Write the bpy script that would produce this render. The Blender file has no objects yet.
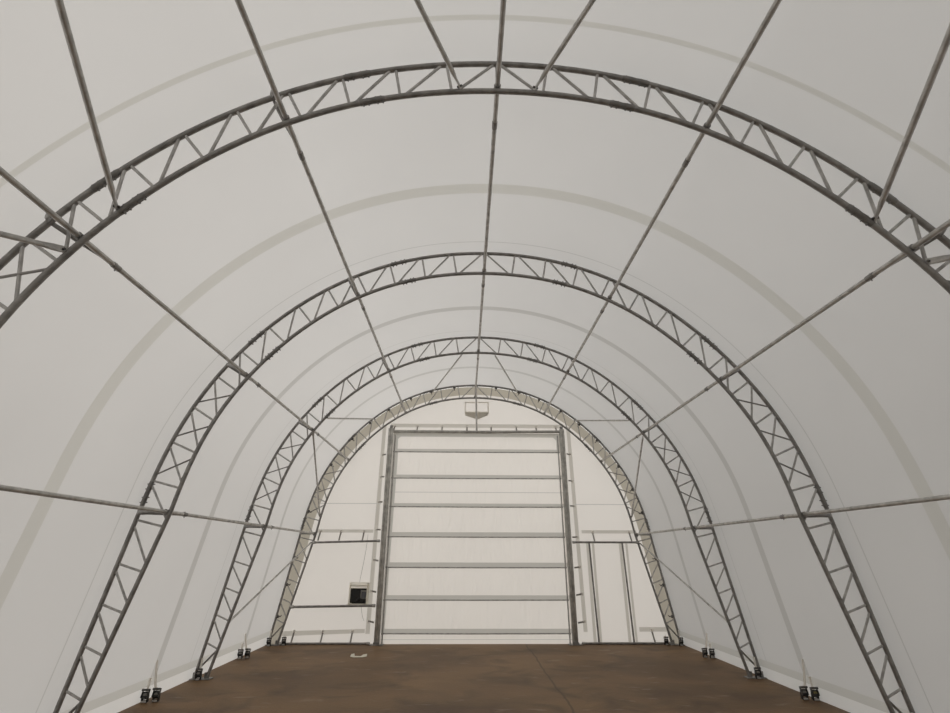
import bpy, bmesh, math, random
from mathutils import Vector, Matrix
random.seed(4)
SC = bpy.context.scene
COL = SC.collection
PI = math.pi

# ------------------------------------------------------------------ materials
def mat(name):
    m = bpy.data.materials.new(name); m.use_nodes = True
    nt = m.node_tree; nt.nodes.clear()
    out = nt.nodes.new('ShaderNodeOutputMaterial')
    return m, nt, out

def fabric(name, refl, trans, bump=0.0, bscale=6.0, var=0.03, stretch=(1, 1, 1), dist=0.02):
    m, nt, out = mat(name); N = nt.nodes; L = nt.links
    tc = N.new('ShaderNodeTexCoord')
    mp = N.new('ShaderNodeMapping'); mp.inputs['Scale'].default_value = stretch
    L.new(tc.outputs['Object'], mp.inputs[0])
    ns = N.new('ShaderNodeTexNoise'); ns.inputs['Scale'].default_value = 0.8; ns.inputs['Detail'].default_value = 3
    L.new(tc.outputs['Object'], ns.inputs[0])
    mr = N.new('ShaderNodeMapRange'); mr.inputs[1].default_value = .3; mr.inputs[2].default_value = .7
    mr.inputs[3].default_value = 1 - var; mr.inputs[4].default_value = 1 + var
    L.new(ns.outputs[0], mr.inputs[0])
    d = N.new('ShaderNodeBsdfDiffuse'); t = N.new('ShaderNodeBsdfTranslucent')
    for sh, c in ((d, refl), (t, trans)):
        mx = N.new('ShaderNodeVectorMath'); mx.operation = 'SCALE'
        mx.inputs[0].default_value = c
        L.new(mr.outputs[0], mx.inputs['Scale']); L.new(mx.outputs[0], sh.inputs[0])
    ad = N.new('ShaderNodeAddShader'); L.new(d.outputs[0], ad.inputs[0]); L.new(t.outputs[0], ad.inputs[1])
    if bump:
        wn = N.new('ShaderNodeTexNoise'); wn.inputs['Scale'].default_value = bscale; wn.inputs['Detail'].default_value = 2
        wn.inputs['Distortion'].default_value = .6
        L.new(mp.outputs[0], wn.inputs[0])
        b = N.new('ShaderNodeBump'); b.inputs['Strength'].default_value = bump; b.inputs['Distance'].default_value = dist
        L.new(wn.outputs[0], b.inputs['Height'])
        L.new(b.outputs[0], d.inputs['Normal']); L.new(b.outputs[0], t.inputs['Normal'])
    L.new(ad.outputs[0], out.inputs[0])
    return m

COVER = fabric('cover_fabric', (.40, .388, .375), (.315, .306, .294), .25, 1.2, .015)
SEAM = fabric('cover_seam', (.40, .39, .37), (.258, .249, .228), 0, var=.02)
SEAMLINE = fabric('cover_weld_line', (.36, .35, .335), (.235, .228, .215), 0, var=.02)
GABLE = fabric('gable_fabric', (.45, .435, .41), (.405, .383, .357), .3, 2.0, .015)
HEM = fabric('gable_hem', (.43, .41, .38), (.225, .212, .188), 0, var=.02)
FLAP = fabric('gable_flap', (.38, .35, .30), (.19, .175, .145), 0, var=.05)
CURT = fabric('curtain_fabric', (.45, .435, .41), (.418, .395, .366), .8, 2.2, .015, (3, 1, .7), .03)
CBAND = fabric('curtain_pocket', (.42, .41, .385), (.215, .208, .19), 0, var=.02)
SKIRT = fabric('skirt_fabric', (.50, .49, .47), (.345, .335, .32), .2, 4.0, .02)

def metal(name, base, metallic=.45, rough=.45, var=.25, scale=14):
    m, nt, out = mat(name); N = nt.nodes; L = nt.links
    p = N.new('ShaderNodeBsdfPrincipled')
    tc = N.new('ShaderNodeTexCoord'); ns = N.new('ShaderNodeTexNoise')
    ns.inputs['Scale'].default_value = scale; ns.inputs['Detail'].default_value = 4
    L.new(tc.outputs['Object'], ns.inputs[0])
    cr = N.new('ShaderNodeMapRange'); cr.inputs[1].default_value = .3; cr.inputs[2].default_value = .7
    cr.inputs[3].default_value = 1 - var; cr.inputs[4].default_value = 1 + var
    L.new(ns.outputs[0], cr.inputs[0])
    mx = N.new('ShaderNodeVectorMath'); mx.operation = 'SCALE'; mx.inputs[0].default_value = base
    L.new(cr.outputs[0], mx.inputs['Scale']); L.new(mx.outputs[0], p.inputs['Base Color'])
    p.inputs['Metallic'].default_value = metallic; p.inputs['Roughness'].default_value = rough
    L.new(p.outputs[0], out.inputs[0])
    return m

GALV = metal('galvanised_steel', (.27, .262, .25))
GALVL = metal('galvanised_web', (.42, .41, .395))
GALVP = metal('galvanised_purlin', (.50, .488, .465), .4, .4)
POST = metal('galvanised_post', (.46, .45, .42), .5, .5, .25, 9)
DARK = metal('dark_clamp', (.10, .097, .092), .35, .55)
SPLICE = metal('weathered_splice', (.20, .194, .185), .4, .5)
BLACK = metal('black_plastic', (.012, .012, .012), 0, .45, .1)
YELLOW = metal('zinc_yellow', (.35, .30, .14), .5, .4, .1)
WEB = fabric('white_webbing', (.50, .49, .47), (.46, .45, .43))
HOODSHADE = fabric('hood_shade', (.42, .41, .385), (.44, .425, .395))  # tone of the slabs drawing the outside hood's shadow outline
LIPSHADE = fabric('hood_lip_shade', (.36, .35, .325), (.36, .345, .315))  # darker tone, the shadow of the hood's pointed lower edge
GWEB = fabric('grey_webbing', (.26, .25, .235), (.14, .135, .125))
PAPER = metal('paper', (.75, .72, .62), 0, .9, .04)
GREYBOX = metal('grey_plastic', (.10, .105, .12), 0, .5, .1)
FRAMEW = fabric('white_vinyl', (.46, .45, .42), (.44, .43, .40))
m, nt, out = mat('dark_window_film'); p = nt.nodes.new('ShaderNodeBsdfPrincipled')
p.inputs['Base Color'].default_value = (.008, .008, .009, 1); p.inputs['Roughness'].default_value = .25
nt.links.new(p.outputs[0], out.inputs[0]); FILM = m

# floor: brown compacted ground with stains, light dust and one joint
m, nt, out = mat('brown_floor'); N = nt.nodes; L = nt.links
p = N.new('ShaderNodeBsdfPrincipled'); p.inputs['Roughness'].default_value = .62; p.inputs['Specular IOR Level'].default_value = .3
tc = N.new('ShaderNodeTexCoord')
def noise(scale, det=4, stretch=(1, 1, 1), dist=0, off=(0, 0, 0)):
    mp = N.new('ShaderNodeMapping'); mp.inputs['Scale'].default_value = stretch; mp.inputs['Location'].default_value = off
    L.new(tc.outputs['Object'], mp.inputs[0])
    n = N.new('ShaderNodeTexNoise'); n.inputs['Scale'].default_value = scale; n.inputs['Detail'].default_value = det
    n.inputs['Distortion'].default_value = dist
    L.new(mp.outputs[0], n.inputs[0]); return n.outputs[0]
def mrange(sock, a, b, c, d):
    r = N.new('ShaderNodeMapRange'); r.clamp = True
    for i, v in enumerate((a, b, c, d)): r.inputs[i + 1].default_value = v
    L.new(sock, r.inputs[0]); return r.outputs[0]
def mixc(fac, a, b):
    x = N.new('ShaderNodeMix'); x.data_type = 'RGBA'
    L.new(fac, x.inputs[0])
    for s, i in ((a, 6), (b, 7)):
        if isinstance(s, tuple): x.inputs[i].default_value = (*s, 1)
        else: L.new(s, x.inputs[i])
    return x.outputs[2]
c = mixc(mrange(noise(.55, 5, (1, 1.6, 1), .4), .35, .68, 0, 1), (.150, .090, .045), (.262, .162, .078))
c = mixc(mrange(noise(1.4, 6, (1, 1.2, 1), .8, (3, 1, 0)), .5, .72, 0, .75), c, (.085, .052, .030))
c = mixc(mrange(noise(2.6, 6, (1, 2.2, 1), .5, (7, 5, 0)),   .62, .74, 0, .5), c, (.36, .29, .22))
c = mixc(mrange(noise(60, 3), .35, .65, 0, .35), c, (.12, .075, .046))
sx = N.new('ShaderNodeSeparateXYZ'); L.new(tc.outputs['Object'], sx.inputs[0])
def math_(op, a, b=None):
    n = N.new('ShaderNodeMath'); n.operation = op
    for i, v in enumerate((a, b)):
        if v is None: continue
        if isinstance(v, (int, float)): n.inputs[i].default_value = v
        else: L.new(v, n.inputs[i])
    return n.outputs[0]
wob = math_('MULTIPLY', math_('SUBTRACT', noise(1.1, 3, off=(0, 9, 0)), .5), .14)
dj = math_('ABSOLUTE', math_('SUBTRACT', math_('ADD', sx.outputs[0], wob), .97))
c = mixc(mrange(dj, .006, .02, .6, 0), c, (.06, .04, .026))
L.new(c, p.inputs['Base Color'])
bp = N.new('ShaderNodeBump'); bp.inputs['Strength'].default_value = .4; bp.inputs['Distance'].default_value = .01
L.new(noise(25, 5), bp.inputs['Height']); L.new(bp.outputs[0], p.inputs['Normal'])
L.new(p.outputs[0], out.inputs[0]); FLOOR = m
GROUND = metal('gravel_ground', (.27, .262, .25), 0, .9, .12, 2)

# ------------------------------------------------------------------ mesh helpers
def link(name, bm, material, parent=None, smooth=True, loc=None):
    me = bpy.data.meshes.new(name); bm.normal_update(); bm.to_mesh(me); bm.free()
    mats = material if isinstance(material, (list, tuple)) else [material]
    for mm in mats: me.materials.append(mm)
    if smooth:
        for pl in me.polygons: pl.use_smooth = True
        try: me.set_sharp_from_angle(angle=math.radians(40))
        except Exception: pass
    o = bpy.data.objects.new(name, me); COL.objects.link(o)
    if loc: o.location = loc
    if parent: o.parent = parent
    return o

def empty(name, loc, label=None, cat=None, group=None, kind=None):
    o = bpy.data.objects.new(name, None); COL.objects.link(o); o.location = loc
    o.empty_display_size = .1
    tag(o, label, cat, group, kind); return o

def tag(o, label=None, cat=None, group=None, kind=None):
    if label: o['label'] = label
    if cat: o['category'] = cat
    if group: o['group'] = group
    if kind: o['kind'] = kind
    return o

def tube(bm, pts, r, seg=10, flat=None, caps=True, upref=None):
    """sweep a ring along pts; flat = list of per-point (a,b) radius factors"""
    pts = [Vector(q) for q in pts]; n = len(pts); rings = []
    prev = None
    for i in range(n):
        t = (pts[min(i + 1, n - 1)] - pts[max(i - 1, 0)]).normalized()
        if prev is None:
            ref = upref or (Vector((0, 1, 0)) if abs(t.y) < .9 else Vector((0, 0, 1)))
            u = (ref - t * ref.dot(t)).normalized()
        else:
            u = (prev - t * prev.dot(t)).normalized()
        prev = u; v = t.cross(u)
        fa, fb = flat[i] if flat else (1, 1)
        rings.append([bm.verts.new(pts[i] + r * (fa * math.cos(2 * PI * k / seg) * u + fb * math.sin(2 * PI * k / seg) * v)) for k in range(seg)])
    for a, b in zip(rings, rings[1:]):
        for k in range(seg):
            bm.faces.new((a[k], a[(k + 1) % seg], b[(k + 1) % seg], b[k]))
    if caps:
        bm.faces.new(rings[0][::-1]); bm.faces.new(rings[-1])

def pinched(bm, a, b, r, seg=10, pl=.10, upref=None):
    """round bar with both ends hammered flat"""
    a = Vector(a); b = Vector(b); d = (b - a).length; pl = min(pl, d * .3); t = (b - a) / d
    pts = [a, a + t * pl * .55, a + t * pl, b - t * pl, b - t * pl * .55, b]
    tube(bm, pts, r, seg, [(1.35, .3), (1.3, .35), (1, 1), (1, 1), (1.3, .35), (1.35, .3)], upref=upref)

def box(bm, c, s, rot=None, bev=0):
    ret = bmesh.ops.create_cube(bm, size=1); vs = ret['verts']
    bmesh.ops.scale(bm, vec=s, verts=vs)
    if bev:
        es = list({e for v in vs for e in v.link_edges})
        r = bmesh.ops.bevel(bm, geom=es, offset=bev, segments=2, affect='EDGES', profile=.5)
        vs = list({v for v in r['verts']} | {v for v in vs if v.is_valid})
        allv = set(); stack = [vs[0]]
        while stack:
            v = stack.pop()
            if v in allv: continue
            allv.add(v)
            for e in v.link_edges: stack.append(e.other_vert(v))
        vs = list(allv)
    if rot: bmesh.ops.rotate(bm, cent=(0, 0, 0), matrix=rot, verts=vs)
    bmesh.ops.translate(bm, vec=c, verts=vs)

# ------------------------------------------------------------------ arch profile (measured)
Z0 = 2.13
S = 2.6505732182455963
CI = [1.06247344, .139715322, -.162197147, .178779179, -.0937706593, .022373116, -.00190940180]
CO = [1.17585651, .128396758, -.135745699, .154284898, -.0828585375, .0202934337, -.00178673348]
def shift(x, z):
    t = max(0., min(1., (z - 2) / 2.5)); t = t * t * (3 - 2 * t)
    return x - .035 * t
def poly(C, th): return S * sum(C[j] * th ** (2 * j) for j in range(7))
def arch_points(C, thk, foot, n=44):
    """right half, apex to floor"""
    pts = []
    for i in range(n + 1):
        th = thk * i / n; r = poly(C, th); pts.append((r * math.sin(th), Z0 + r * math.cos(th)))
    x0, z0 = pts[-1]
    m = 10
    for i in range(1, m + 1):
        t = i / m; pts.append((x0 + (foot[0] - x0) * t, z0 + (foot[1] - z0) * t))
    return pts
INNER = arch_points(CI, math.radians(92), (3.815, 0.0))
OUTER = arch_points(CO, math.radians(93), (3.985, 0.0))
def offset(pts, d):
    out = []
    for i, (x, z) in enumerate(pts):
        a = pts[max(i - 1, 0)]; b = pts[min(i + 1, len(pts) - 1)]
        if i == 0: nx, nz = 0, 1
        else:
            tx, tz = b[0] - a[0], b[1] - a[1]; l = math.hypot(tx, tz); nx, nz = -tz / l, tx / l
        out.append((x + nx * d, z + nz * d))
    return out
def nrm(pts, i): pass
def both(pts):
    """left floor -> apex -> right floor with the measured lean"""
    L_ = [(-x, z) for x, z in pts[:0:-1]]
    return [(shift(x, z), z) for x, z in L_ + pts]
# sign check of the normal: outward must increase z near apex
_t = offset(INNER, .1)
SG = 1 if _t[10][1] > INNER[10][1] else -1
def off(pts, d): return offset(pts, d * SG) if SG == 1 else [(x, z) for x, z in [(p[0], p[1]) for p in offset_neg(pts, d)]]
def offset_neg(pts, d):
    o = offset(pts, -d); o[0] = (pts[0][0], pts[0][1] + d); return o
CH_R = .0215
COVERP = off(OUTER, CH_R + .018)
COVERP[-1] = (COVERP[-1][0], 0.0)
PURP = off(INNER, CH_R + .021)

def at_theta(pts, th, sgn):
    """point on a profile at polar angle th about (0,Z0)"""
    best = None
    for (xa, za), (xb, zb) in zip(pts, pts[1:]):
        ta = math.atan2(xa, za - Z0); tb = math.atan2(xb, zb - Z0)
        if ta <= th <= tb:
            t = (th - ta) / (tb - ta); best = (xa + (xb - xa) * t, za + (zb - za) * t); break
    x, z = best or pts[-1]
    return (shift(sgn * x, z), z)
def at_z(pts, zz, sgn):
    for (xa, za), (xb, zb) in zip(pts, pts[1:]):
        if za >= zz >= zb:
            t = (za - zz) / (za - zb); return (shift(sgn * (xa + (xb - xa) * t), zz), zz)
    return (shift(sgn * pts[-1][0], pts[-1][1]), pts[-1][1])

YT = [.083, 2.734, 5.384, 8.035, 10.794]
YW = 10.945
YB = -5.3

# ------------------------------------------------------------------ the cover: wall_left, ceiling, wall_right
prof = both(COVERP)
def ys_list():
    seams = [(2.372, 2.412, 1), (4.14, 4.155, 3), (4.155, 4.27, 1), (4.27, 4.285, 3), (5.175, 5.19, 2), (6.915, 7.035, 2.5), (7.83, 7.842, 2), (9.60, 9.70, 2.5),
             (-1.2, -1.1, 1), (-.3, -.24, 1), (-3.9, -3.8, 1)]
    cuts = sorted({YB, YW} | {a for s in seams for a in s[:2]} | set(YT))
    return cuts, seams
cuts, seams = ys_list()
fine = []
for a, b in zip(cuts, cuts[1:]):
    n = max(1, int((b - a) / .45)); fine += [a + (b - a) * i / n for i in range(n)]
fine.append(cuts[-1])
def seam_of(y):
    for a, b, k in seams:
        if a < y < b: return {1: 1, 3: 1, 2: 2, 2.5: 2}[k]
    return 0
def sag(y):
    """the sheet is pulled in a little between two arches"""
    best = 0
    for a, b in zip([YT[0] - 2.65] + YT, YT + [YW]):
        if a <= y <= b and b - a > .5:
            t = (y - a) / (b - a); best = math.sin(PI * t)
    return best
def sheet(name, idx):
    bm = bmesh.new(); grid = []
    for y in fine:
        row = []
        for i in idx:
            x, z = prof[i]
            row.append(bm.verts.new((x, y, z)))
        grid.append(row)
    for j in range(len(fine) - 1):
        for k in range(len(idx) - 1):
            f = bm.faces.new((grid[j][k], grid[j][k + 1], grid[j + 1][k + 1], grid[j + 1][k]))
            zc = (prof[idx[k]][1] + prof[idx[k + 1]][1]) / 2
            s = seam_of((fine[j] + fine[j + 1]) / 2)
            if zc < .145: f.material_index = 3
            elif zc < .24: f.material_index = 1
            elif s and zc > .25: f.material_index = s
    return tag(link(name, bm, [COVER, SEAM, SEAMLINE, SKIRT]), kind='structure')
# add exact break lines near the floor
def refine(pr):
    out = [pr[0]]
    for a, b in zip(pr, pr[1:]):
        ts = []
        for zz in (.145, .24):
            if (a[1] - zz) * (b[1] - zz) < 0:
                t = (zz - a[1]) / (b[1] - a[1]); ts.append(t)
        for t in sorted(ts): out.append((a[0] + (b[0] - a[0]) * t, a[1] + (b[1] - a[1]) * t))
        out.append(b)
    return out
prof = refine(prof)
ia = next(i for i, q in enumerate(prof) if q[1] > 2.0)
ib = max(i for i, q in enumerate(prof) if q[1] > 2.0)
sheet('wall_left', list(range(0, ia + 1)))
sheet('ceiling', list(range(ia, ib + 1)))
sheet('wall_right', list(range(ib, len(prof))))

# ------------------------------------------------------------------ floor and ground
bm = bmesh.new()
vs = [bm.verts.new(q) for q in ((-4.03, YB, 0), (4.03, YB, 0), (4.03, YW, 0), (-4.03, YW, 0))]
bm.faces.new(vs)
tag(link('floor', bm, FLOOR, smooth=False), kind='structure')
bm = bmesh.new()
R_ = 45
for x0, x1, y0, y1 in ((-R_, R_, YW + .002, R_), (-R_, R_, -R_, YB - .002), (-R_, -4.035, YB - .002, YW + .002), (4.035, R_, YB - .002, YW + .002)):
    vs = [bm.verts.new(q) for q in ((x0, y0, -.01), (x1, y0, -.01), (x1, y1, -.01), (x0, y1, -.01))]; bm.faces.new(vs)
tag(link('ground', bm, GROUND, smooth=False), kind='structure')

# ------------------------------------------------------------------ end walls (flat sheets cut into regions along the sewn pockets)
def poly_in(x, z, pg):
    """convex polygon test"""
    s = 0
    for (ax, az), (bx, bz) in zip(pg, pg[1:] + pg[:1]):
        c_ = (bx - ax) * (z - az) - (bz - az) * (x - ax)
        if abs(c_) < 1e-9: continue
        if s == 0: s = 1 if c_ > 0 else -1
        elif (c_ > 0) != (s > 0): return False
    return True
def cut_sheet(name, outline, y, regions, mats, parent=None, kind=None):
    bm = bmesh.new()
    vs = [bm.verts.new((x, y, z)) for x, z in outline]; bm.faces.new(vs)
    for pg, mi in regions:
        for (ax, az), (bx, bz) in zip(pg, pg[1:] + pg[:1]):
            n = Vector((bz - az, 0, -(bx - ax)))
            # cut only faces whose bounds touch this edge
            fs = []
            lo = (min(ax, bx) - .001, min(az, bz) - .001); hi = (max(ax, bx) + .001, max(az, bz) + .001)
            for f in bm.faces:
                xs = [v.co.x for v in f.verts]; zs = [v.co.z for v in f.verts]
                if max(xs) > lo[0] and min(xs) < hi[0] and max(zs) > lo[1] and min(zs) < hi[1]: fs.append(f)
            geom = set(fs)
            for f in fs: geom |= set(f.verts) | set(f.edges)
            bmesh.ops.bisect_plane(bm, geom=list(geom), plane_co=Vector((ax, y, az)), plane_no=n, dist=1e-5)
    for f in bm.faces:
        c_ = f.calc_center_median()
        for pg, mi in regions:
            if poly_in(c_.x, c_.z, pg): f.material_index = mi
    bmesh.ops.delete(bm, geom=[f for f in bm.faces if f.material_index == 9], context='FACES')
    o = link(name, bm, mats, parent, smooth=False)
    if kind: tag(o, kind=kind)
    return o
def quad(x0, x1, z0, z1): return [(x0, z0), (x1, z0), (x1, z1), (x0, z1)]
regs = [(quad(-1.95, 1.97, 4.30, 4.385), 1), (quad(-1.85, 1.87, -.1, 4.15), 9),
        ([(-2.175, .17), (-2.09, .17), (-2.055, 4.34), (-2.135, 4.34)], 1),
        ([(2.125, .20), (2.205, .20), (2.14, 4.34), (2.06, 4.34)], 1),
        (quad(-3.36, -2.17, 2.035, 2.10), 1), (quad(2.235, 3.40, 2.035, 2.10), 1),
        (quad(-3.42, -2.05, 2.618, 2.632), 3), (quad(2.12, 3.42, 2.618, 2.632), 3),
        ([(-3.80, .13), (-2.19, .185), (-2.19, .255), (-3.80, .215)], 1),
        (quad(3.24, 3.86, .205, .285), 1),
        (quad(2.31, 2.37, 0, 1.85), 1), (quad(2.43, 2.48, 0, 1.85), 1), (quad(3.0, 3.06, 0, 1.85), 1), (quad(3.14, 3.185, 0, 1.85), 1)]
ringo = both(off(COVERP, -.003)); ringi = both(off(COVERP, -.20))
gable = [(x, max(z, 0)) for x, z in ringo]
wall_back = cut_sheet('wall_back', ringi, YW, regs, [GABLE, HEM, FLAP, SEAMLINE], kind='structure')
bm = bmesh.new()
vo = [bm.verts.new((x, YW, z)) for x, z in ringo]; vi = [bm.verts.new((x, YW, z)) for x, z in ringi]
for i in range(len(vo) - 1): bm.faces.new((vo[i], vo[i + 1], vi[i + 1], vi[i]))
link('overlap_flap', bm, FLAP, wall_back, smooth=False)
bm = bmesh.new(); bm.faces.new([bm.verts.new((x, YB, z)) for x, z in ringo])
tag(link('wall_front', bm, GABLE, smooth=False), kind='structure')

# ------------------------------------------------------------------ lattice truss arches
No = [(0.379, 5.198), (0.772, 5.119), (1.181, 5.03), (1.567, 4.855), (1.921, 4.664), (2.256, 4.428), (2.57, 4.14), (2.85, 3.831), (3.089, 3.496), (3.307, 3.137), (3.462, 2.741), (3.57, 2.324), (3.65, 1.911), (3.715, 1.495), (3.775, 1.132), (3.84, 0.776), (3.895, 0.422)]
Ni = [(0.29, 4.937), (0.688, 4.892), (1.068, 4.797), (1.404, 4.638), (1.747, 4.47), (2.042, 4.243), (2.33, 3.987), (2.600, 3.698), (2.835, 3.384), (3.026, 3.031), (3.184, 2.68), (3.290, 2.307), (3.378, 1.905), (3.46, 1.482), (3.55, 1.12), (3.64, 0.765), (3.722, 0.418)]
PUR = [('ridge', 0, 1), ('upper', math.radians(32.5), -1), ('upper', math.radians(32.5), 1),
       ('middle', math.radians(63.2), -1), ('middle', math.radians(63.2), 1), ('lower', math.radians(92), -1), ('lower', math.radians(92), 1)]
def ppos(th, s):
    x, z = at_theta(PURP, th, s); return x, z

def make_truss():
    root = empty('lattice_truss', (0, 0, 0))
    for nm, pts in (('outer_chord', OUTER), ('inner_chord', INNER)):
        bm = bmesh.new(); tube(bm, [(x, 0, z) for x, z in both(pts)], CH_R, 12); link(nm, bm, GALV, root)
    def wb(nm, a, b, r=.0115, mt=GALVL, yo=0):
        bm = bmesh.new(); a = Vector((a[0], yo, a[1])); b = Vector((b[0], yo, b[1]))
        t = (b - a).normalized(); tube(bm, [a + t * CH_R * .4, b - t * CH_R * .4], r, 8); link(nm, bm, mt, root)
    for s in (-1, 1):
        on = [at_theta(OUTER, 0, s)]; inn = []
        thO = [0]; thI = []
        for x, z in No: thO.append(math.atan2(x, z - Z0))
        for x, z in Ni: thI.append(math.atan2(x, z - Z0))
        for k in range(17):
            d = .012; w_ = 1 if k < 8 else (.4 if k < 12 else 0)
            # short strut: inner k -> outer k+1 ; diagonal: outer k -> inner k
            wb('strut', at_theta(INNER, thI[k] + d + .011 * w_, s), at_theta(OUTER, thO[k + 1] - .006 + .012 * w_, s))
            wb('diagonal_bar', at_theta(OUTER, thO[k] + (.008 + .010 * w_ if k else .006), s), at_theta(INNER, thI[k] - .007 + .020 * w_, s))
            if k in (8, 9, 10):
                wb('cross_rod', at_theta(INNER, thI[k] + .036, s), at_theta(OUTER, thO[k + 2] - .018, s), .0095, GALV, -.004)
        wb('foot_rod', at_theta(INNER, thI[16] + .012, s), at_z(OUTER, .10, s), .013, GALV)
        # base plate with an upright lug
        bm = bmesh.new()
        box(bm, (s * 3.90, 0, .006), (.30, .13, .012), bev=.003)
        box(bm, (s * 3.815, 0, .045), (.07, .012, .07)); box(bm, (s * 3.975, 0, .045), (.07, .012, .07))
        link('base_plate', bm, GALV, root, smooth=False)
        # chord splices with bolts
        for pr, lst in ((OUTER, ((2.74, 4.01), (1.09, 5.06), (3.63, 2.2))), (INNER, ((2.53, 3.82), (.95, 4.79)))):
            for (x, z) in lst:
                th = math.atan2(x, z - Z0); bm = bmesh.new()
                pts = [at_theta(pr, th + e, s) for e in (-.034, -.026, -.012, 0, .012, .026, .034)]
                tube(bm, [(a, 0, b) for a, b in pts], CH_R, 10, [(1.02, 1.02), (1.16, 1.14), (1.2, 1.14), (1.08, 1.08), (1.2, 1.14), (1.16, 1.14), (1.02, 1.02)])
                cx, cz = pts[3]; rr = math.hypot(cx, cz - Z0); ux, uz = cx / rr, (cz - Z0) / rr
                for e in (pts[1], pts[2], pts[4], pts[5]):
                    dd = -1 if pr is INNER else 1
                    tube(bm, [(e[0] - ux * .040, 0, e[1] - uz * .040), (e[0] + ux * .036, 0, e[1] + uz * .036)], .007, 6)
                link('splice_sleeve', bm, SPLICE, root)
    # bent flat straps tying each purlin to the outer chord
    for nm, th, s in PUR:
        if nm == 'ridge': continue
        px, pz = ppos(th, s); ox, oz = at_theta(OUTER, th, s)
        for sy in (-1, 1):
            bm = bmesh.new()
            a = Vector((ox, sy * .02, oz)); b = Vector((px, sy * .25, pz)); t = (b - a)
            tube(bm, [a, a + t * .2, a + t * .5, a + t * .85, b + Vector((0, sy * .06, 0))], .017, 8, [(.5, 1.2), (1, 1), (1.1, 1.1), (.8, 1.1), (.4, 1.2)], upref=Vector((1, 0, 0)))
            link('purlin_bracket', bm, GALV, root)
    bm = bmesh.new(); px, pz = ppos(0, 1); ox, oz = at_theta(OUTER, 0, 1)
    tube(bm, [(px, 0, pz), (ox, 0, oz)], .013, 8); link('hanger', bm, GALV, root)
    return root

def copy_tree(o):
    c_ = o.copy(); COL.objects.link(c_)
    for ch in list(o.children):
        d = ch.copy(); COL.objects.link(d); d.parent = c_
    return c_
LBL = ['galvanised lattice arch truss overhead behind the camera, above the nearest braces',
       'largest and nearest galvanised lattice arch, its legs running out of frame at both sides',
       'second nearest lattice arch, its two legs reaching the bottom edge of the photo',
       'third lattice arch, its feet bolted to the floor just before the end wall arch',
       'farthest and smallest lattice arch, standing against the end wall around the roll-up door']
tr0 = make_truss(); trusses = [tr0]
for i in range(1, 5): trusses.append(copy_tree(tr0))
trusses[4].scale = (1, 1, 1.004)
for t, y, l in zip(trusses, YT, LBL):
    t.location = (0, y, 0); tag(t, l, 'truss', 'lattice arch trusses')
# dark clamps that hold the end wall sheet, on the last arch
for s in (-1, 1):
    for deg in (9, 19, 28, 38, 47, 56, 68, 77, 85, 99, 106, 113):
        th = math.radians(deg); x, z = at_theta(off(OUTER, -.028), th, s)
        bm = bmesh.new(); rot = Matrix.Rotation(s * th, 3, 'Y')
        box(bm, (x, 0, z), (.055, .05, .035), rot, .006)
        x2, z2 = at_theta(off(OUTER, -.045), th, s)
        tube(bm, [(x2, .02, z2), (x2 - s * .005, .075, z2 - .02), (x2, .14, z2)], .008, 6)
        link('sheet_clamp', bm, DARK, trusses[4])

# ------------------------------------------------------------------ purlins
PL = {('ridge', 1): 'long galvanised ridge purlin running down the middle of the roof',
      ('upper', -1): 'upper left roof purlin, first one left of the ridge purlin',
      ('upper', 1): 'upper right roof purlin, first one right of the ridge purlin',
      ('middle', -1): 'left haunch purlin, slanting in from the left edge above the lowest left one',
      ('middle', 1): 'right haunch purlin, slanting in from the right edge above the lowest right one',
      ('lower', -1): 'lowest purlin along the left wall, crossing the arch legs at door height',
      ('lower', 1): 'lowest purlin along the right wall, crossing the arch legs at door height'}
for nm, th, s in PUR:
    x, z = ppos(th, s)
    root = empty('purlin', (x, YT[0] - .3, z), PL[(nm, s)], 'purlin', 'lengthwise purlins under the cover')
    bm = bmesh.new(); L0 = YT[4] - YT[0] + .3 + .03
    ys = [0, 3, 6, 9, L0]; tube(bm, [(0, y, 0) for y in ys], .0188, 12); link('tube', bm, GALVP, root)
    for k, y in enumerate(YT[1:4]):
        yy = y + .36 - YT[0] + .3; bm = bmesh.new()
        tube(bm, [(0, yy - .035, 0), (0, yy - .03, 0), (0, yy + .03, 0), (0, yy + .035, 0)], .0225, 12)
        tube(bm, [(0, yy, -.036), (0, yy, .028)], .005, 6)
        link('coupler', bm, GALV, root)
    # the clamp where the purlin crosses each arch
    for y in YT[:]:
        yy = y - YT[0] + .3; bm = bmesh.new()
        tube(bm, [(0, yy - .02, 0), (0, yy + .02, 0)], .027, 12); link('clamp_band', bm, GALV, root)

# ------------------------------------------------------------------ wind braces in the first and last bay
def brace(a, b, label, group, r=.0178):
    a = Vector(a); b = Vector(b); root = empty('wind_brace', a, label, 'brace', group)
    bm = bmesh.new(); pinched(bm, (0, 0, 0), b - a, r, 12, .16, upref=Vector((1, 0, 0)) if abs((b - a).x) < .5 else None)
    link('tube', bm, GALVP, root)
    for q, d in ((Vector(), 1), (b - a, -1)):
        bm = bmesh.new(); t = (b - a).normalized(); q = q + t * d * .03
        n = t.cross(Vector((0, 0, 1))).normalized()
        tube(bm, [q - n * .020, q - n * .016, q + n * .016, q + n * .020], .009, 6); link('bolt', bm, DARK, root)
    return root
def IN(x, z, s, d=.02):
    th = math.atan2(x, z - Z0); return at_theta(off(INNER, d), th, s)
def OU(x, z, s, d=-.03):
    th = math.atan2(x, z - Z0); return at_theta(off(OUTER, d), th, s)
side = {-1: 'left', 1: 'right'}
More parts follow.
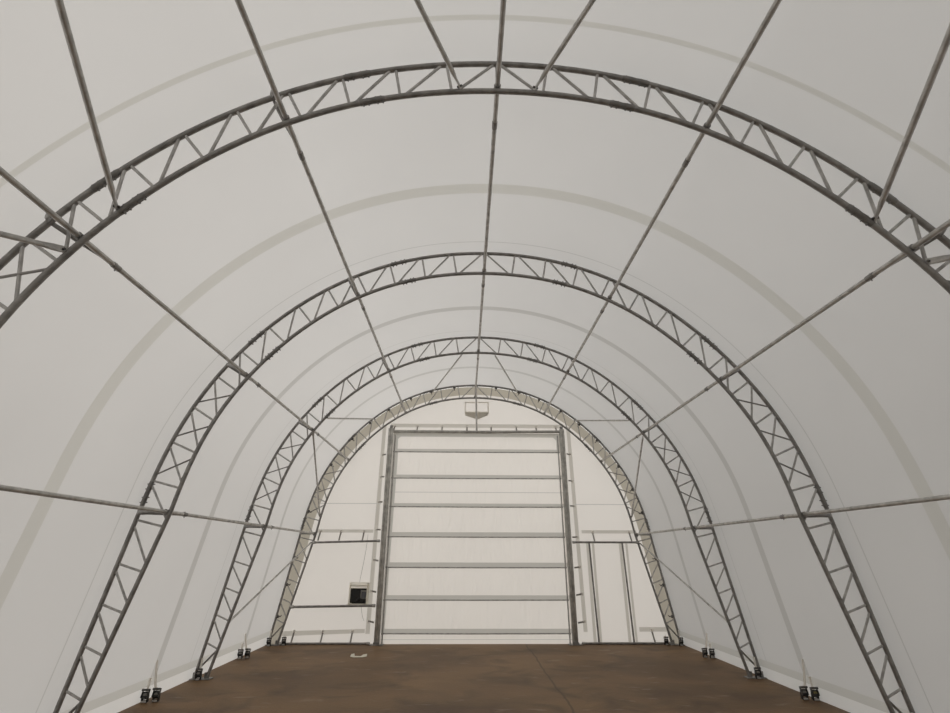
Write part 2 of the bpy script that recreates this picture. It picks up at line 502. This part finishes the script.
for s in (-1, 1):
    w = side[s]
    a = IN(.28, 4.94, s); b = OU(1.45, 4.96, s)
    brace((a[0], YT[1] - .004, a[1]), (b[0], YT[0], b[1]), f'thick dark diagonal tube at top, just {w} of the ridge purlin, meeting nearest arch', 'braces of the nearest bay')
    a = IN(2.62, 3.77, s); b = OU(1.85, 4.75, s)
    brace((a[0], YT[1] - .004, a[1]), (b[0], YT[0], b[1]), f'steep dark tube near the upper {w} corner, ending on the nearest arch', 'braces of the nearest bay')
    a = IN(2.88, 3.45, s); b = OU(3.55, 2.47, s)
    brace((a[0], YT[1] - .004, a[1]), (b[0], YT[0], b[1]), f'tube at the {w} photo edge meeting the nearest arch below the haunch purlin', 'braces of the nearest bay')
    a = IN(.27, 4.93, s); b = OU(1.0, 5.13, s)
    brace((a[0], YT[3] + .03, a[1]), (b[0], YT[4] - .03, b[1]), f'thin far roof brace slanting down just {w} of the ridge purlin', 'braces of the far bay', .0155)
    a = IN(2.55, 3.70, s); b = OU(2.28, 4.47, s)
    brace((a[0], YT[3] + .03, a[1]), (b[0], YT[4] - .03, b[1]), f'short level brace between the last two arches, above and {w} of the door', 'braces of the far bay', .0155)
    a = IN(2.77, 3.51, s); b = IN(3.27, 2.36, s)
    brace((a[0], YT[3] + .03, a[1]), (b[0], YT[4] - .03, b[1]), f'near-vertical thin brace dropping from the third arch to the door arch on the {w}', 'braces of the far bay', .0155)
    a = IN(3.66, .685, s); b = IN(3.385, 1.845, s)
    brace((a[0], YT[3] + .03, a[1]), (b[0], YT[4] - .03, b[1]), f'low diagonal brace near the floor between the last two arches on the {w}', 'braces of the far bay', .0155)

# ------------------------------------------------------------------ roll-up door and its frame
Y4 = YT[4]
fr = empty('door_frame', (0, Y4, 0), 'pair of thick galvanised posts and top beam around the roll-up door', 'door frame')
for s in (-1, 1):
    bm = bmesh.new(); x = s * 1.915
    box(bm, (x - s * .022, 0, 2.12), (.055, .08, 4.24), bev=.010); box(bm, (x + s * .032, .0, 2.12), (.055, .06, 4.24), bev=.015)
    link('post', bm, POST, fr)
    bm = bmesh.new(); box(bm, (x, 0, .006), (.26, .16, .012), bev=.003); box(bm, (x, -.07, .03), (.12, .012, .05))
    link('foot_plate', bm, GALV, fr, smooth=False)
    bm = bmesh.new(); tube(bm, [(s * 1.825, .05, .0), (s * 1.825, .05, 4.1)], .014, 8); link('guide_rail', bm, GALVL, fr)
    bm = bmesh.new(); tube(bm, [(x, -.0, 4.24), (x, 0, 4.30)], .035, 10); link('post_cap', bm, GALV, fr)
bm = bmesh.new(); tube(bm, [(-1.93, 0, 4.17), (0, 0, 4.165), (1.93, 0, 4.185)], .034, 12); link('top_beam', bm, POST, fr)
bm = bmesh.new(); xx, zz = at_theta(OUTER, 0, 1); tube(bm, [(xx + .02, -.035, zz - .02), (0.0, -.04, 4.17)], .021, 10)
hp = link('hanger_post', bm, GALVP, None, loc=(0, Y4, 0)); tag(hp, 'short vertical tube from the arch crown to the door top beam', 'post')

YC = 10.90
door = empty('door_1', (0, YC, 0), 'white fabric roll-up door curtain with horizontal bars', 'roll-up door', kind='structure')
bands = [(3.732, 3.800), (3.158, 3.233), (2.559, 2.631), (1.955, 2.048), (1.368, 1.462), (.77, .855), (.18, .262)]
cr = [(quad(-1.9, 1.9, a + .004, b), 1) for a, b in bands]
cr += [(quad(-1.9, 1.9, 2.856, 2.868), 2),
       (quad(-1.9, 1.9, 4.075, 4.16), 1), (quad(-1.9, -1.765, 3.80, 4.16), 1), (quad(1.80, 1.9, 3.80, 4.16), 1),
       ([(-1.9, 0.2), (-1.80, 0.2), (-1.745, 3.8), (-1.9, 3.8)], 1),
       ([(-1.77, 4.02), (-1.70, 4.08), (-1.77, 4.08)], 1), ([(1.81, 4.0), (1.81, 4.08), (1.73, 4.08)], 1),
       (quad(-1.9, 1.9, .072, .080), 2)]
cut_sheet('curtain', quad(-1.87, 1.89, 0, 4.16), 0, cr, [CURT, CBAND, SEAMLINE], door)
for a, b in bands:
    bm = bmesh.new(); tube(bm, [(-1.84, -.012, a), (0, -.012, a - .004), (1.86, -.012, a)], .0115, 8); link('bar', bm, GALVL, door)
    for s in (-1, 1):
        bm = bmesh.new(); box(bm, (s * 1.835, -.03, a), (.03, .03, .03), bev=.005); link('bar_end', bm, DARK, door)

# rails of the end wall
def rail(a, b, r, label, mt=GALV, nm='wall_rail', cat='rail'):
    a = Vector(a); b = Vector(b); root = empty(nm, a, label, cat)
    bm = bmesh.new(); tube(bm, [(0, 0, 0), (b - a) / 2, b - a], r, 10); link('tube', bm, mt, root)
    for q, dn in ((Vector(), 1), (b - a, -1)):
        bm = bmesh.new(); t = (b - a).normalized() * dn
        tube(bm, [q + t * .0, q + t * .012, q + t * .06], r * 1.35, 10); link('end_collar', bm, GALVL, root)
    return root
rail((-3.36, Y4 - .03, 1.835), (-1.99, Y4 - .02, 1.87), .021, 'level tube from the far arch to the left door post, at upper door height')
rail((1.99, Y4 - .02, 1.855), (3.375, Y4 - .03, 1.855), .021, 'level tube right of the roll-up door, running above the small side door')
rail((-3.64, Y4 - .03, .655), (-1.99, Y4 - .02, .68), .023, 'low level tube under the small window, from far arch to left door post')
rail((-3.78, Y4 + .01, .024), (-2.05, Y4 + .01, .024), .02, 'floor tube along the foot of the end wall left of the door')
rail((2.05, Y4 + .01, .024), (3.80, Y4 + .01, .024), .02, 'floor tube along the foot of the end wall right of the door')

# side door: two jambs and the fabric leaf between them
d2 = empty('door_2', (0, 10.88, 0), 'narrow white fabric side door between two slim upright tubes', 'side door', kind='structure')
for x0, x1 in ((2.375, 2.335), (3.065, 3.03)):
    bm = bmesh.new(); tube(bm, [(x0 + .02, -.02, 0), (x1 + .02, -.02, 1.85)], .018, 10); link('jamb', bm, GALV, d2)

# ties that lace the end wall to the frame
def tie(a, b, label, group, n=True):
    """a on the wall pocket, b on the tube"""
    a = Vector(a); b = Vector(b); root = empty('tie_strap', a, label, 'strap', group)
    v = b - a; t = v.normalized()
    bm = bmesh.new(); sidev = Vector((0, 0, 1)) if abs(t.x) > .5 else Vector((1, 0, 0))
    tube(bm, [v * 0, v * .35, v * .7, v], .016, 8, [(1.0, .25)] * 4, upref=sidev); link('webbing', bm, GWEB, root)
    bm = bmesh.new()
    pts = [Vector((0, -.012, 0)) + (sidev * math.cos(q) * .018 + t * math.sin(q) * .022) for q in [i * PI / 5 for i in range(10)]]
    tube(bm, pts + [pts[0]], .009, 6, caps=False); box(bm, (0, -.008, 0), (.034, .008, .034), bev=.003); link('loop', bm, WEB, root)
names = ['first', 'second', 'third', 'fourth', 'fifth', 'sixth', 'seventh', 'eighth']
for i, x in enumerate([-1.86, -1.342, -.781, -.217, .332, .906, 1.358, 1.81]):
    tie((x, YW - .012, 4.325), (x, Y4 + .01, 4.20), f'short strap above the door top beam, {names[i]} from the left', 'straps above the roll-up door')
for i, z in enumerate([3.666, 3.185, 2.657, 2.099, 1.505, .928, .393]):
    x = -2.13 + (z - .2) / 4.15 * .035
    tie((x + .01, YW - .012, z), (-2.0, Y4 + .01, z - .01), f'short sideways strap beside the left door post, {names[i]} from the top', 'straps beside the left door post')
for i, z in enumerate([3.703, 3.12, 2.591, 1.963, 1.38, .877, .384]):
    x = 2.165 - (z - .2) / 4.15 * .065
    tie((x - .01, YW - .012, z), (2.0, Y4 + .01, z - .01), f'short sideways strap beside the right door post, {names[i]} from the top', 'straps beside the right door post')
for i, x in enumerate([-3.27, -2.84, -2.36]):
    tie((x, YW - .012, 2.06), (x, Y4 + .01, 1.875), f'hanging strap above the upper left level tube, {names[i]} from the left', 'straps above the left level tube')
for i, x in enumerate([2.462, 3.241]):
    tie((x, YW - .012, 2.06), (x, Y4 + .01, 1.875), f'hanging strap above the side door, {["left one beside the roll-up door post", "right one near the far arch"][i]}', 'straps above the side door')
for i, x in enumerate([-3.56, -3.0, -2.426]):
    tie((x, YW - .012, .215), (x, Y4 + .02, .03), f'strap at the end wall foot left of the roll-up door, {names[i]} from left', 'straps at the foot of the end wall')
tie((3.48, YW - .012, .23), (3.48, Y4 + .02, .03), 'lone strap at the end wall foot, right of the side door', 'straps at the foot of the end wall')

# ------------------------------------------------------------------ small window on the left
w = empty('window_1', (0, YW - .01, 0), 'small dark window with a rolled flap in the end wall', 'window', kind='structure')
X0, X1, Z1, Z2, Z3 = -2.53, -2.21, .70, .975, 1.085
bm = bmesh.new()
for (x0, x1, z0, z1) in ((X0 - .03, X0, Z1 - .02, Z3), (X1, X1 + .045, Z1 - .02, Z3), (X0, X1, Z3 - .02, Z3), (X0, X1, Z1 - .03, Z1), (X0, X1, Z2, Z2 + .015)):
    box(bm, ((x0 + x1) / 2, -.008, (z0 + z1) / 2), (x1 - x0, .012, z1 - z0))
link('window_frame', bm, FRAMEW, w, smooth=False)
bm = bmesh.new(); box(bm, ((X0 + X1) / 2, -.002, (Z1 + Z2) / 2), (X1 - X0, .006, Z2 - Z1)); link('pane', bm, FILM, w, smooth=False)
bm = bmesh.new(); box(bm, (X1 - .06, -.012, .865), (.115, .012, .16), bev=.003); link('vent_lid', bm, GWEB, w, smooth=False)
bm = bmesh.new(); box(bm, (X1 - .05, -.022, .86), (.09, .012, .11), bev=.003); link('vent_cover', bm, GREYBOX, w, smooth=False)
bm = bmesh.new(); tube(bm, [(X1 - .20, -.02, Z1 + .03), (X1 - .13, -.03, .80), (X1 - .08, -.03, .75), (X1 - .02, -.02, .78)], .022, 8); link('hose', bm, BLACK, w)
bm = bmesh.new(); tube(bm, [(X0, -.02, 1.03), ((X0 + X1) / 2, -.02, 1.027), (X1 + .02, -.02, 1.03)], .022, 10); link('rolled_flap', bm, FRAMEW, w)
bm = bmesh.new(); tube(bm, [(-2.27, -.02, 2.0), (-2.285, -.02, 1.7), (-2.33, -.02, 1.35), (-2.365, -.02, 1.09)], .0035, 6)
o = link('pull_cord', bm, GWEB, None, loc=(0, YW - .01, 0)); tag(o, 'thin grey cord hanging from the level tube down to the small window', 'cord')
bm = bmesh.new(); tube(bm, [(-2.29, -.03, .66), (-2.275, -.03, .56), (-2.24, -.03, .45), (-2.215, -.03, .40)], .0035, 6)
o = link('pull_cord', bm, GWEB, None, loc=(0, YW - .01, 0)); tag(o, 'short thin cord dangling below the low level tube under the window', 'cord')
bm = bmesh.new(); box(bm, (0, 0, 0), (.075, .02, .028), Matrix.Rotation(.1, 3, 'Y'), .004)
o = link('paper_tag', bm, PAPER, None, loc=(-2.50, Y4 - .0, .712), smooth=False); tag(o, 'small white tag lying on the low level tube under the window', 'tag')

# ------------------------------------------------------------------ shadow of the outside ventilation hood, laid as thin slabs inside the gable
vh = empty('vent_hood_shadow', (0, YW - .006, 4.5), 'pale square shadow of an outside ventilation hood, pointed below, high above the door', 'vent_shadow')
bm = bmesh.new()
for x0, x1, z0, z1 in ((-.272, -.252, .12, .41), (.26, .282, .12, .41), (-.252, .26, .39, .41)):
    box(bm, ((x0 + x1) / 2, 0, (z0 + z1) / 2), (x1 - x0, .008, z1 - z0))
link('shadow_outline', bm, HOODSHADE, vh, smooth=False)
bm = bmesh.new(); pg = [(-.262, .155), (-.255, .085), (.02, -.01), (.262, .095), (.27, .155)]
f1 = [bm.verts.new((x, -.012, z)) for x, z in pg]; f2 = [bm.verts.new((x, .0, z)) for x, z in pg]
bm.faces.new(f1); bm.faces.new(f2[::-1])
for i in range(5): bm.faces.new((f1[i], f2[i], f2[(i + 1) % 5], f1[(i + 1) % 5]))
link('shadow_lip', bm, LIPSHADE, vh, smooth=False)
bm = bmesh.new(); box(bm, (0.004, -.004, .17), (.52, .006, .02)); link('shadow_fold', bm, HOODSHADE, vh, smooth=False)

# ------------------------------------------------------------------ ratchet straps on the floor
def ratchet_mesh():
    body = bmesh.new()
    for sx in (-.032, .032): box(body, (sx, 0, .055), (.005, .05, .10), Matrix.Rotation(.15, 3, 'X'), .001)
    tube(body, [(-.036, 0, .06), (.036, 0, .06)], .024, 12); tube(body, [(-.036, .0, .10), (.036, .0, .10)], .008, 8)
    hand = bmesh.new()
    for sx in (-.038, .038): box(hand, (sx, -.012, .095), (.005, .03, .09), Matrix.Rotation(-.35, 3, 'X'), .001)
    tube(hand, [(-.042, -.03, .135), (.042, -.03, .135)], .012, 8)
    return body, hand
def ratchet(x, y, s, label, wx=None, lean=0, wz=.42, grp='ratchet straps along the side walls', end=False, rz=None):
    root = empty('ratchet_strap', (x, y, 0), label, 'ratchet strap', grp)
    root.rotation_euler = (0, 0, (rz if rz is not None else (-PI / 2 if s > 0 else PI / 2))); root.scale = (.95, .95, 1.0)
    b, h = ratchet_mesh(); link('ratchet_body', b, BLACK, root); link('handle', h, DARK, root)
    bm = bmesh.new(); tube(bm, [(-.03, -.01, .012), (.03, -.01, .012)], .012, 8); tube(bm, [(0, 0, .0), (0, -.01, .03)], .012, 8)
    tube(bm, [(-.028, .0, .0), (.028, 0, .0), (.028, 0, .01)], .004, 6); link('floor_anchor', bm, GALVL, root)
    bm = bmesh.new(); up = .0 if wx is None else wx
    dist = .03
    tube(bm, [(0, .015, .08), (lean * .5, dist * .6, .16), (lean, dist, wz)], .015, 8, [(1, .15)] * 3, upref=Vector((1, 0, 0))); link('webbing', bm, WEB, root)
    bm = bmesh.new(); box(bm, (0, .002, .09), (.05, .052, .018), Matrix.Rotation(.5, 3, 'X'), .003); link('wound_strap', bm, GWEB if not end else YELLOW, root)
n = ['outer', 'inner']
for s in (-1, 1):
    w_ = side[s]
    for k, (x, y) in enumerate(((3.965, 6.86), (3.86, 6.90))):
        ratchet(s * x, y, s, f'black ratchet at the {w_} wall between second and third arches, {n[k]} of two', wz=.42 if k else .24, end=(s > 0 and k == 0), rz=0, lean=s * (.10 if k else 0))
    for k, (x, y) in enumerate(((3.955, 9.46), (3.86, 9.52))):
        ratchet(s * x, y, s, f'black ratchet at the {w_} wall between third and last arches, {n[k]} of two', wz=.36 if k else .22, rz=0, lean=s * (.11 if k else 0))
    ratchet(s * 3.90, 8.13 - .16, s, f'single black ratchet at the {w_} foot of the third arch', wz=.26, rz=0, grp='ratchets at the arch feet')
    ratchet(s * 3.90, 5.47 - .16, s, f'single black ratchet at the {w_} foot of the second arch', wz=.26, rz=0, grp='ratchets at the arch feet')
    ratchet(s * 3.93, Y4 - .12, s, f'small black ratchet at the {w_} foot of the end wall arch, outer one', wz=.26, rz=0, grp='ratchets at the arch feet')
    ratchet(s * 3.68, Y4 - .03, s, f'small black ratchet just inside the {w_} foot of the end wall arch', wz=.15, grp='ratchets at the arch feet', rz=0)

# ------------------------------------------------------------------ paper scrap on the floor
bm = bmesh.new(); ol = [(-.17, .14, .03), (-.10, .13, .045), (-.07, .04, .012), (.06, .03, .010), (.10, .10, .03), (.18, .14, .035), (.19, .03, .006), (.12, -.05, .004), (-.08, -.06, .004), (-.16, .0, .006)]
top = [bm.verts.new((x, y, z + .003)) for x, y, z in ol]; bot = [bm.verts.new((x, y, z)) for x, y, z in ol]
bm.faces.new(top[::-1]); bm.faces.new(bot)
for i in range(len(ol)):
    j = (i + 1) % len(ol); bm.faces.new((top[i], top[j], bot[j], bot[i]))
bmesh.ops.triangulate(bm, faces=bm.faces[:])
o = link('paper_scrap', bm, PAPER, None, smooth=False, loc=(-2.04, 9.60, .001)); o.scale = (.78, .78, .8); tag(o, 'crumpled white paper strip lying on the brown floor left of the door', 'paper')

# ------------------------------------------------------------------ sky light: bright overcast, a little brighter toward the far end
W = bpy.data.worlds.new('sky'); SC.world = W; W.use_nodes = True; nt = W.node_tree; nt.nodes.clear(); N = nt.nodes; L = nt.links
out = N.new('ShaderNodeOutputWorld'); bg = N.new('ShaderNodeBackground'); L.new(bg.outputs[0], out.inputs[0])
tc = N.new('ShaderNodeTexCoord')
dp = N.new('ShaderNodeVectorMath'); dp.operation = 'DOT_PRODUCT'
dp.inputs[1].default_value = Vector((-.62, .75, .15)).normalized(); L.new(tc.outputs['Generated'], dp.inputs[0])
mr = N.new('ShaderNodeMapRange'); mr.inputs[1].default_value = -1; mr.inputs[2].default_value = 1; mr.inputs[3].default_value = .34; mr.inputs[4].default_value = 1.68
L.new(dp.outputs['Value'], mr.inputs[0])
mx = N.new('ShaderNodeMix'); mx.data_type = 'RGBA'; mx.inputs[6].default_value = (.95, .985, 1.0, 1); mx.inputs[7].default_value = (1.0, .985, .965, 1)
mr2 = N.new('ShaderNodeMapRange'); mr2.inputs[1].default_value = -.6; mr2.inputs[2].default_value = .8; L.new(dp.outputs['Value'], mr2.inputs[0])
L.new(mr2.outputs[0], mx.inputs[0]); L.new(mx.outputs[2], bg.inputs[0]); L.new(mr.outputs[0], bg.inputs[1])

# ------------------------------------------------------------------ camera (solved from the photo)
f, pitch, yaw, roll = 487.81, .386957, .0203045, .00239947
cam = bpy.data.cameras.new('camera'); co = bpy.data.objects.new('camera', cam); COL.objects.link(co)
cam.sensor_width = 36; cam.lens = f * 36 / 950; cam.clip_start = .05; cam.clip_end = 200
cp, sp, cy, sy, cr_, sr = math.cos(pitch), math.sin(pitch), math.cos(yaw), math.sin(yaw), math.cos(roll), math.sin(roll)
fwd = Vector((sy * cp, cy * cp, sp)); rt = Vector((cy, -sy, 0)); up = rt.cross(fwd)
r2 = rt * cr_ + up * sr; u2 = -rt * sr + up * cr_
M = Matrix((r2, u2, -fwd)).transposed().to_4x4(); M.translation = Vector((-.26013, 0, 1.6))
co.matrix_world = M
SC.camera = co
SC.view_settings.view_transform = 'Standard'; SC.view_settings.look = 'None'; SC.view_settings.gamma = 1
SC.view_settings.use_curve_mapping = False
SC.view_settings.exposure = 0.35
SC.cycles.max_bounces = 8; SC.cycles.diffuse_bounces = 6; SC.cycles.glossy_bounces = 3; SC.cycles.transmission_bounces = 6
